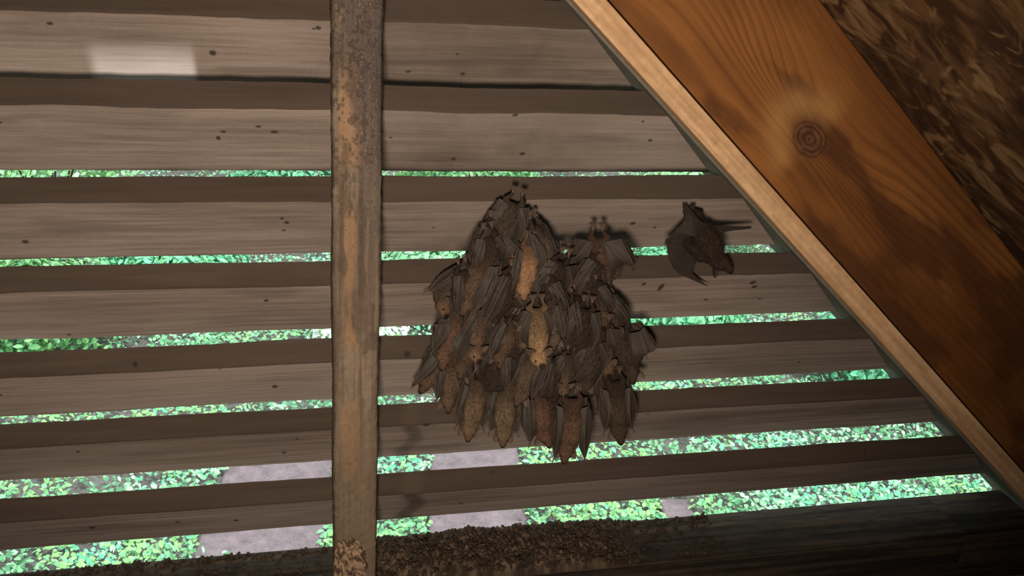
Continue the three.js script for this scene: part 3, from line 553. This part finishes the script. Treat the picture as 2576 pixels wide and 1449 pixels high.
// the bat that hangs by itself, one arm reaching out
{
  const t = base('bat', [0.4880, 0.9533, 0.0220]);
  tag(t, 'lone dark bat hanging apart from the cluster, one arm reaching toward the batten', 'bat');
  for (const n of ['body', 'fur', 'ear', 'eye', 'foot', 'wing', 'wing_bones']) delete used[n];
  const o = { headTurn: 3, chin: 1, open: 0, cloak: 0, earOut: 0.3, belly: [0.8, 0.68, 0.58] }, inner = [];
  const before = t.children.length; buildBody(t, o, 1300, 2600);
  const turned = new THREE.Matrix4().makeRotationFromEuler(rot(0, 28, 27));
  const sc = new THREE.Matrix4().makeScale(1.22, 1.20, 1.1);
  for (const c of t.children.slice(before)) { if (c.name.startsWith('foot')) continue; c.geometry.applyMatrix4(turned).applyMatrix4(sc); for (const d of c.children) d.geometry.applyMatrix4(turned).applyMatrix4(sc); }
  t.traverse((m) => { if (m.isMesh && m.material === furMat.brown) m.material = furMat.black; });
  part('tail_membrane', membrane([[[-3, 3, 3], [-8, -9, 11], [-18, -24, 11]], [[-1, 5, 4], [1, -9, 16], [2, -26, 22]], [[2, 3, 3], [9, -7, 13], [24, -17, 10]]], 0.2, 99), matDim, t);
  t.traverse((m) => { if (/^(foot|ear)/.test(m.name)) m.material = matDim; });
  t.scale.set(1.08, 1.01, 1.04);
  // folded arm on one side: the skin spans from the forearm round to the long finger
  buildWing(t, [
    [[-25, -35, 10], [-11, -17, 8], [1, -2, 2]],
    [[-25, -35, 10], [-8, -26, 9], [9, -14, 3]],
    [[-25, -36, 9], [-6, -42, 9], [16, -44, 3]],
    [[-24, -38, 8], [-10, -56, 9], [18, -64, 4]],
    [[-23, -40, 7], [-14, -66, 9], [14, -80, 6]],
    [[-22, -41, 6], [-16, -62, 7], [-8, -76, 7], [16, -89, 7], [36, -98, 8]],
  ], 1.2, 91, [1.9, 0.8, 0.9, 1.0]);
  // reaching arm on the other side
  buildWing(t, [
    [[4, -3, 3], [20, -15, 7], [50, -19, 6], [78, -20, 5]],
    [[6, -9, 4], [22, -18, 7], [50, -20.5, 5.5], [79, -21, 5]],
    [[9, -16, 3], [25, -21, 6], [50, -22, 5], [79, -22, 4.5]],
    [[12, -24, 3], [28, -25, 5], [50, -24, 4.5], [78, -23, 4]],
    [[15, -30, 2], [30, -29, 4], [48, -26, 4], [70, -24, 4]],
    [[18, -38, 2], [30, -34, 3], [42, -29, 3], [56, -26, 3]],
  ], 0.3, 97, [2.0, 1.3, 1.0, 0.8]);
  t.traverse((m) => { if (m.isMesh && m.material === matWing) m.material = matDim; if (m.isMesh && m.material === matBone) m.material = matDim; });
}

// ---------------------------------------------------------------- outside: ground, slabs, ground cover, shrubs
const GY = -2.3;
{
  const tex = rep(paint(512, 512, (a, b) => { const f = fbm(a * 60, b * 60, 801), g = vnoise(a * 200, b * 200, 805); return [...mul3(mix3([0.07, 0.058, 0.05], [0.17, 0.145, 0.14], f), 0.7 + 0.6 * g), g]; }), 2, 2);
  const g = new THREE.BoxGeometry(60, 0.1, 40).translate(4, GY - 0.051, -18), p = g.attributes.position, uv = g.attributes.uv; for (let i = 0; i < p.count; i++) uv.setXY(i, p.getX(i), p.getZ(i));
  struct('ground', g, M({ ...tex, bumpScale: 0.01, roughness: 1 }), 'pale gritty garden soil under the plants');
}
const slabTex = rep(paint(512, 512, (a, b) => { const f = fbm(a * 14, b * 14, 821), g = vnoise(a * 160, b * 160, 825), h = fbm(a * 40, b * 40, 829); return [...mul3(mix3([0.105, 0.074, 0.083], [0.215, 0.150, 0.166], f), 0.72 + 0.3 * g + 0.25 * h), g * 0.5 + h * 0.5]; }), 1, 1);
const matSlab = M({ ...slabTex, bumpScale: 0.004 });
const SLABS = [[-0.06, -4.25, 0.70, 1.35, 'pinkish grey stone slab outside, seen through the lowest gaps beside the post'], [1.19, -4.12, 0.60, 1.35, 'pinkish grey stone slab outside, seen through the lowest gaps below the bat cluster'], [2.40, -3.72, 0.20, 0.34, 'small pinkish stone outside in the lowest gap under the batten']];
for (const [x, z, w, d, label] of SLABS) {
  const g = new RoundedBoxGeometry(w, 0.07, d, 3, 0.02), p = g.attributes.position, uv = g.attributes.uv;
  for (let i = 0; i < p.count; i++) { uv.setXY(i, p.getX(i) + x, p.getZ(i) + z); }
  const m = part('stone_slab', g, matSlab, scene); m.position.set(x, GY + 0.034, z); m.rotation.y = -0.16; tag(m, label, 'slab');
}
class Leaves {
  constructor(seed) { this.R = rng(seed); this.pos = []; this.col = []; this.idx = []; }
  add(at, normal, len, wid, color) {
    const R = this.R, t = V(R() - 0.5, R() - 0.5, R() - 0.5).cross(normal).normalize(), b = t.clone().cross(normal).normalize(), o = this.pos.length / 3;
    const put = (l, w, h) => { const p = at.clone().addScaledVector(t, l * len).addScaledVector(b, w * wid).addScaledVector(normal, h * len); this.pos.push(p.x, p.y, p.z); this.col.push(...color); };
    put(0, 0, 0); put(0.22, 0.38, 0.07); put(0.60, 0.46, 0.06); put(1, 0.06, -0.10); put(0.60, -0.46, 0.06); put(0.22, -0.38, 0.07); put(0.5, 0, 0);
    for (let i = 0; i < 6; i++) this.idx.push(o + i, o + (i + 1) % 6, o + 6);
  }
  build() { const g = new THREE.BufferGeometry(); g.setAttribute('position', new THREE.Float32BufferAttribute(this.pos, 3)); g.setAttribute('color', new THREE.Float32BufferAttribute(this.col, 3)); g.setIndex(this.idx); g.computeVertexNormals(); return g; }
}
const matLeaf = new THREE.MeshPhysicalMaterial({ vertexColors: true, roughness: 0.5, transmission: 0.25, thickness: 0, side: THREE.DoubleSide });
const GREENS = [[0.085, 0.26, 0.115], [0.17, 0.43, 0.20], [0.26, 0.50, 0.17], [0.13, 0.44, 0.26], [0.34, 0.60, 0.34]];
const bare = (x, z) => SLABS.some(([sx, sz, w, d]) => { const dx = x - sx, dz = z - sz, u = dx * 0.987 + dz * 0.16, v = dz * 0.987 - dx * 0.16; return Math.abs(u) < w / 2 - 0.01 && Math.abs(v) < d / 2; });
{
  const L = new Leaves(5), R = L.R;
  for (let k = 0; k < 85000; k++) {
    const z = -2.9 - 9.5 * Math.pow(R(), 1.7), x = lerp(-3.2 + (z + 3) * 0.12, 4.6 - (z + 3) * 0.75, R());
    if (bare(x, z) || fbm(x * 2.2, z * 2.2, 841) < 0.30) continue;
    const h = 0.30 * fbm(x * 1.8, z * 1.8, 845) * (0.35 + 0.65 * R()), nn = V(R() - 0.5, 0.9, R() - 0.2).normalize();
    L.add(V(x, GY + 0.02 + h, z), nn, 0.020 + 0.034 * R(), 0.014 + 0.022 * R(), mul3(GREENS[Math.floor(fbm(x * 1.3, z * 1.3, 849) * 9.9 + R() * 1.5) % 5], 0.75 + 0.5 * R()));
  }
  const m = part('ground_cover', L.build(), matLeaf, scene); m.userData = { kind: 'stuff', label: 'sunlit leafy green ground cover outside the vent', category: 'plants' };
}
const SHRUBS = [
  [-1.9, -6.6, 0.75, 0.75, 'mint green leafy shrub outside behind the gaps far from the batten'], [-0.9, -7.6, 0.65, 0.7, 'rounded green shrub outside, second along behind the gaps beside the post'],
  [-2.4, -10.2, 0.9, 1.2, 'tall pale green shrub outside behind the upper gaps farthest from the batten'], [0.3, -9.4, 0.8, 0.95, 'pale green shrub outside behind the gap above the bat cluster'],
  [1.6, -7.2, 0.75, 0.7, 'bushy green shrub outside hidden mostly behind the bat cluster'], [2.2, -10.0, 0.95, 1.3, 'tall light green shrub outside behind the gap over the lone bat'],
  [3.3, -6.5, 0.8, 0.7, 'bright green leafy shrub outside between cluster and batten'], [4.6, -8.6, 0.9, 1.1, 'light green shrub outside behind the gap beside the lone bat'],
  [4.9, -5.3, 0.75, 0.65, 'mint green shrub outside at the lower end of the batten'], [6.6, -6.6, 0.9, 0.9, 'broad green shrub outside behind the rafter foot'], [3.6, -12.4, 1.2, 1.7, 'tallest pale shrub outside behind the topmost bright gap'], [-0.6, -12.6, 1.2, 1.5, 'large pale shrub outside behind the topmost bright gap beside the post'],
];
SHRUBS.push([0.62, -6.45, 0.42, 0.42, 'small white-flowering shrub outside, seen between the post and the bat cluster', true]);
SHRUBS.forEach(([x, z, r, h, label, white], k) => {
  const t = base('garden_shrub', [x, GY, z]), L = new Leaves(40 + k), R = L.R; tag(t, label, 'shrub');
  for (let i = 0; i < 4200; i++) {
    const a = R() * 6.283, cy = R() * 2 - 0.75, sy = Math.sqrt(Math.max(0.05, 1 - cy * cy)), rr = (0.72 + 0.28 * R()) * (0.8 + 0.4 * vnoise(Math.cos(a) * 2 + 5, cy * 2 + Math.sin(a) * 2, k)), d = V(Math.cos(a) * sy, Math.max(-0.6, cy), Math.sin(a) * sy);
    const at = V(d.x * r * rr, h * 0.55 + d.y * h * 0.5 * rr, d.z * r * rr); if (at.y < 0.03) continue;
    L.add(at, d.clone().add(V((R() - 0.5) * 1.1, 0.5 + (R() - 0.5) * 0.6, (R() - 0.5) * 1.1)).normalize(), 0.04 + 0.05 * R(), 0.024 + 0.028 * R(), white && R() < 0.7 ? [0.75, 0.74, 0.74] : mul3(mix3(GREENS[k % 5], GREENS[(k + 2) % 5], R()), 0.75 + 0.5 * R()));
  }
  part('foliage', L.build(), matLeaf, t).userData.kind = 'stuff';
  const stems = []; for (let i = 0; i < 7; i++) { const a = i * 0.9 + k; stems.push(tube([V(Math.cos(a) * 0.03, -0.01, Math.sin(a) * 0.03), V(Math.cos(a) * r * 0.3, h * 0.4, Math.sin(a) * r * 0.3), V(Math.cos(a) * r * 0.5, h * 0.8, Math.sin(a) * r * 0.5)], 0.014, 0.006, 5, 5)); }
  part('stems', mergeGeometries(stems), M({ color: 0x4a3b2a }), t);
});

renderer.render(scene, camera);
